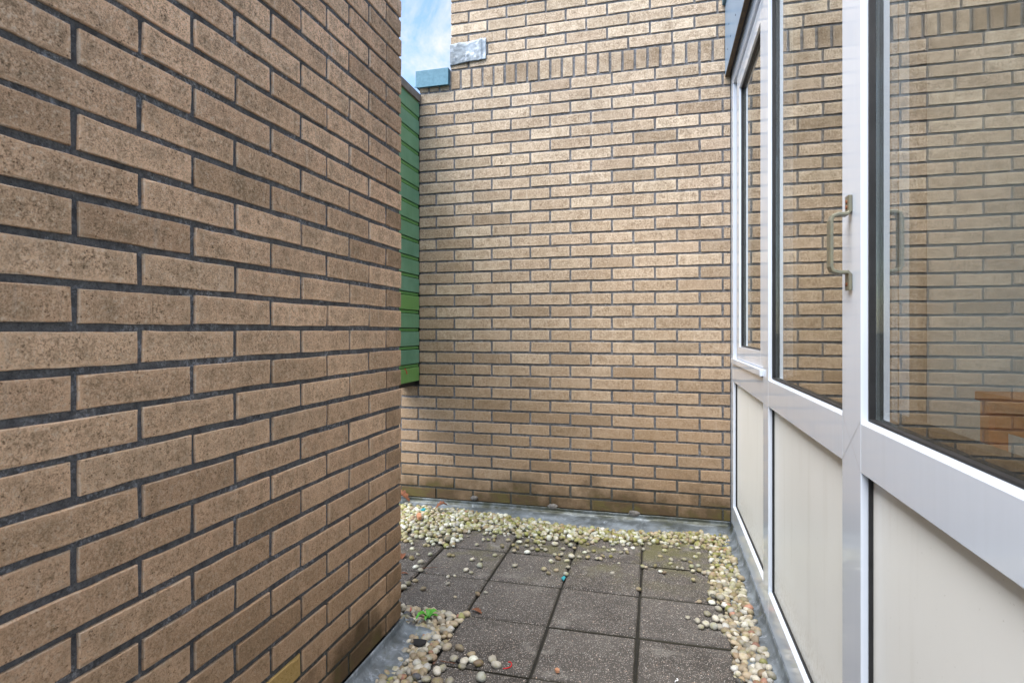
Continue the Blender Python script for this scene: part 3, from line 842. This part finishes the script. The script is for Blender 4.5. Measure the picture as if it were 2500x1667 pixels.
# loose pebbles lying on the slabs, each one a thing
loose = [(1166,1449,1),(1186,1444,.8),(1094,1407,.9),(1093,1424,.9),(1138,1391,1),(1150,1396,.8),(1172,1381,1.2),(1153,1365,1),(1175,1365,.7),(1208,1354,1),(1097,1354,1.1),(1257,1380,1),(1328,1389,1.1),(1339,1399,.9),(1358,1391,1.1),(1345,1368,.9),(1362,1363,1.1),(1371,1352,1.1),(1355,1354,1),(1349,1371,.9),(1395,1358,1.2),(1387,1383,.9),(1382,1401,1),(1384,1369,1),(1414,1359,.9),(1436,1345,1),(1449,1344,.9),(1457,1362,.9),(1466,1363,.9),(1471,1357,.9),(1435,1359,1.1),(1427,1347,.9),(1491,1358,1),(1485,1343,1),(1511,1373,.6),(1516,1348,.9),(1528,1341,.9),(1474,1334,.8),(1496,1329,1),(1498,1342,1),(1495,1399,.9),(1545,1401,.4),(1559,1437,1),(1569,1381,.9),(1577,1383,.7),(1600,1381,.9),(1612,1357,1),(1613,1393,.8),(1622,1396,.8),(1638,1365,1.1),(1637,1375,.9),(1670,1366,1.2),(1698,1360,1),(1706,1350,.9),(1689,1383,1),(1692,1393,.9),(1654,1385,.8),(1666,1386,.9),(1708,1391,1),(1719,1397,1),(1723,1398,1.1),(1730,1399,1.2),(1707,1467,1),(1738,1470,1.1),(1732,1463,1),(1679,1505,.8),(1703,1515,1.1),(1727,1498,1.1),(1723,1524,1.2),(1711,1529,1),(1743,1530,1.3),(1747,1511,1.4),(1755,1487,1.2),(1760,1505,1.1),(1770,1539,1.1),(1758,1530,1.2),
 (1092,1581,1.6),(1122,1584,1.5),(1151,1597,1.3),(1156,1610,1.6),(1168,1620,1.6),(1202,1609,1.6),(1211,1624,1.6),(1128,1626,1.1),(1134,1616,1.3),(1108,1607,1.2),(1176,1655,1.9),(1067,1640,1.9),(1079,1633,1.5),(1098,1664,1.8),(1068,1666,2.),(1040,1658,1.3),(1111,1455,.6),(1033,1437,1),(1014,1416,1.1),(1015,1383,1.1),(1005,1362,1.3),(1020,1352,1),(1028,1372,1.2),(996,1424,1.2),(985,1434,1.2),(1027,1391,1.1),(1050,1353,1),(1110,1404,.7),(1300,1339,1),(1322,1337,.9),(1312,1341,1),(1332,1341,1),(1255,1344,.9),(1263,1337,1),(1253,1329,1),(1287,1347,1.2),(1206,1318,1),(1192,1316,1),(1180,1317,1),(1142,1308,.6),(1164,1286,1),(1375,1339,1),(1393,1331,1.1),(1355,1328,1.4),(1327,1323,1),(1319,1330,1),(1287,1320,1),(1286,1331,1),(1240,1318,1),(1226,1333,1.1),(1402,1336,.9),(1268,1322,1.1),(1435,1328,1),(1442,1315,1),(1455,1321,1.1),(1480,1316,1)]
grp = 'loose pebbles scattered on the slabs'
rp2 = random.Random(5)
# more of them thinly spread near the back, denser to the left
for _ in range(1000):
    x = rp2.uniform(-1.3, .22); y = rp2.uniform(2.2, 2.82)
    p, q = to_pq(x, y)
    dens = math.exp(-(2.80 - q) / .055) * .8
    if x < -.92: dens = max(dens, .5 * math.exp(-((q - 2.62) / .10) ** 2))
    if x > .12: dens = max(dens, .14 * (q > 2.3))
    if rp2.random() < dens * .5:
        u = proj((x, y, SZ)); loose.append((u[0], u[1], rp2.uniform(.75, 1.05)))
PM = []
for i in range(16):
    h = Heap(); rp.seed(100 + i); a, b, c = .0124, .0124 * rp.uniform(.66, .95), .0124 * rp.uniform(.5, .72)
    h.add(0, 0, c * .9, a, b, c, i % 3 == 0, .12); PM.append((h.build('pebble'), c))
for i, (x, y, s) in enumerate(loose[:290]):
    if s > 1.25: s = 1.25 + (s - 1.25) * .3
    P = px(x, y, SZ + .006)
    me_, c = PM[i % 16]
    o = link('pebble', me_, PEB, None, (P.x, P.y, SZ - .0005), (0, 0, rp2.uniform(0, 6.3)), (s, s, s))
    if (round(x), round(y)) == (1559, 1437): lb, g_ = 'lone pinkish pebble sitting in the joint between two right hand slabs', None
    elif P.x > .02: lb, g_ = 'small pale pebble lying loose on the right hand column of slabs', 'loose pebbles on the right hand slabs'
    elif P.y < 1.8: lb, g_ = 'large rounded buff pebble lying on the nearest left slab', 'large loose pebbles on the nearest left slab'
    elif P.x < -.8: lb, g_ = 'small pebble on the slabs just beyond the corner of the near wall', 'loose pebbles beyond the corner of the near wall'
    elif P.y > 2.45: lb, g_ = 'small pale pebble loose on the farthest row of slabs by the back gravel', 'loose pebbles on the farthest row of slabs'
    else: lb, g_ = 'small pale pebble loose on the middle slabs, away from the gravel beds', 'loose pebbles on the middle slabs'
    tag(o, lb, 'pebble', g_)

# ------------------------------------------------------------ small litter and a weed
LEAF = make_plain('dry_leaf', (.09, .03, .014), (.20, .075, .032), 60, .8)
WEED = make_plain('weed_leaf', (.05, .22, .02), (.10, .36, .035), 40, .5)
def leaf_mesh(w, l, curl, seed, lobes=0, mat=None):
    rnd = random.Random(seed); n = 12; bm = bmesh.new(); rows = []
    for i in range(n + 1):
        t = i / n; hw = w * math.sin(math.pi * min(1, t * 1.02)) ** .7 * (1 + lobes * math.sin(t * 30)) * .5 + .0004
        z = curl * math.sin(t * math.pi * .8) * l; y = t * l
        rows.append([bm.verts.new((-hw, y, z + abs(hw) * .5 + rnd.uniform(-.001, .001))), bm.verts.new((0, y, z)), bm.verts.new((hw, y, z + abs(hw) * .5 + rnd.uniform(-.001, .001)))])
    for r0, r1 in zip(rows, rows[1:]):
        for k in (0, 1): bm.faces.new((r0[k], r0[k + 1], r1[k + 1], r1[k]))
    return mesh_of(bm, 'leaf', True)
P = px(1045, 1512, -.035)
wd = tag(empty('weed', P), 'bright green leafy weed sprouting from the pebbles by the corner slab', 'plant')
for (ang, l, w, cu) in ((150, .052, .018, .5), (110, .036, .014, .6), (-40, .040, .022, .45), (-70, .036, .012, .3), (185, .032, .012, .5), (20, .030, .016, .7)):
    link('leaf', leaf_mesh(w, l, cu, int(ang), .12), WEED, wd, (0, 0, .004), (0, 0, R(ang)))
for i, (x, y, l, w, a, lb) in enumerate(((1000, 1225, .11, .055, 80, 'curled dark brown dead leaf against the foot of the back wall'), (1062, 1243, .07, .045, -60, 'reddish brown dead leaf on the pebbles right of the darker one'), (1176, 1497, .045, .02, 70, 'shredded light brown leaf scrap on the joint between two slabs'), (981, 1364, .05, .03, 20, 'orange dead leaf in the shadow beside the left wall corner'), (997, 1400, .035, .014, 120, 'pinkish dry leaf scrap between pebbles near the left wall corner'))):
    P = px(x, y, -.012 if i < 2 else SZ + .004)
    me_ = leaf_mesh(w, l, .35 if i < 2 else .12, i, .35)
    o = link('dead_leaf', me_, LEAF, None, (P.x, P.y, P.z), (0, 0, R(a)))
    tag(o, lb, 'leaf')
def wire(name, pts, r, mat, label, cat):
    cu = bpy.data.curves.new(name, 'CURVE'); cu.dimensions = '3D'; s = cu.splines.new('NURBS'); s.points.add(len(pts) - 1); s.use_endpoint_u = True; s.order_u = 3
    for q, w in zip(s.points, pts): q.co = (*w, 1)
    cu.bevel_depth = r; cu.bevel_resolution = 2
    ob = bpy.data.objects.new(name, cu); COL.objects.link(ob)
    dg = bpy.context.evaluated_depsgraph_get(); me = bpy.data.meshes.new_from_object(ob.evaluated_get(dg)); bpy.data.objects.remove(ob)
    me.materials.clear(); o = link(name, me, mat); return tag(o, label, cat)
REDP = make_plain('red_plastic', (.55, .008, .012), (.42, .006, .01), 30, .35, 0, 0)
wire('red_string', [px(x, y, SZ + .003) for x, y in ((1228, 1631), (1238, 1630), (1247, 1627), (1250, 1620), (1246, 1614), (1241, 1615))], .0014, REDP, 'curl of red plastic string on the near slab', 'string')
wire('red_string', [px(x, y, -.03) for x, y in ((1003, 1482), (1003.5, 1487), (1002.5, 1491))], .0016, REDP, 'short bit of red string in the pebbles left of the weed', 'string')
WH = make_plain('white_scrap', (.7, .7, .7), (.8, .8, .8), 30, .5, 0, 0)
wire('white_scrap', [px(x, y, SZ + .003) for x, y in ((1648, 1664), (1650, 1659), (1654, 1661), (1656, 1657), (1652, 1655))], .0014, WH, 'tiny white squiggle of plastic on the slab at the lower edge', 'scrap')
TUR = make_plain('turquoise_plastic', (.02, .22, .27), (.03, .28, .33), 30, .4, 0, 0)
BLK = make_plain('black_shard', (.012, .012, .014), (.02, .02, .024), 30, .5, 0, .001)
ORA = make_plain('terracotta_chip', (.36, .16, .08), (.46, .24, .14), 60, .8)
def shard(name, pts, z, th, mat, label, cat):
    bm = bmesh.new(); P = [px(x, y, z) for x, y in pts]
    a = [bm.verts.new((q.x, q.y, z + random.uniform(0, .002))) for q in P]; b = [bm.verts.new((q.x, q.y, z + th + random.uniform(0, .003))) for q in P]
    n = len(P); bm.faces.new(a[::-1]); bm.faces.new(b)
    for i in range(n): bm.faces.new((a[i], a[(i + 1) % n], b[(i + 1) % n], b[i]))
    tag(link(name, mesh_of(bm, name), mat), label, cat)
shard('plastic_scrap', ((1370, 1412), (1377, 1408), (1381, 1411), (1376, 1418), (1373, 1415)), SZ + .002, .004, TUR, 'turquoise plastic scrap lying in the slab joint', 'scrap')
shard('plastic_scrap', ((1026, 1246), (1034, 1242), (1041, 1243), (1036, 1248)), -.02, .005, TUR, 'blue plastic scrap among the pebbles under the green cladding', 'scrap')
shard('roofing_shard', ((1009, 1563), (1024, 1562), (1042, 1565), (1038, 1574), (1022, 1580), (1010, 1576)), -.033, .004, BLK, 'black shard of roofing felt on the pebbles at lower left', 'shard')
shard('roofing_shard', ((1113, 1616), (1122, 1610), (1128, 1614), (1121, 1622)), SZ + .002, .005, BLK, 'small black triangular shard among the loose near pebbles', 'shard')
shard('clay_chip', ((1354, 1637), (1360, 1634), (1366, 1638), (1366, 1643), (1358, 1642)), SZ + .001, .006, ORA, 'orange clay chip on the near middle slab', 'chip')
shard('clay_chip', ((1017, 1262), (1022, 1257), (1028, 1259), (1029, 1268), (1021, 1270)), -.018, .014, ORA, 'orange stone chip among the pale pebbles under the green cladding', 'chip')
# stalks of dry grass at the left lower edge
for i, (pts, lb) in enumerate(((((940, 1660), (948, 1640), (962, 1628)), 'dry grass stalk beside the pebbles at the lower left'), (((1030, 1386), (1050, 1385), (1068, 1384)), 'thin dry twig lying on the slab behind the left corner'), (((1075, 1612), (1095, 1616), (1112, 1618)), 'thin dry twig between the black shard and the pebble bed'))):
    wire('dry_stalk', [px(x, y, SZ + .006) for x, y in pts], .0009, LEAF, lb, 'twig')
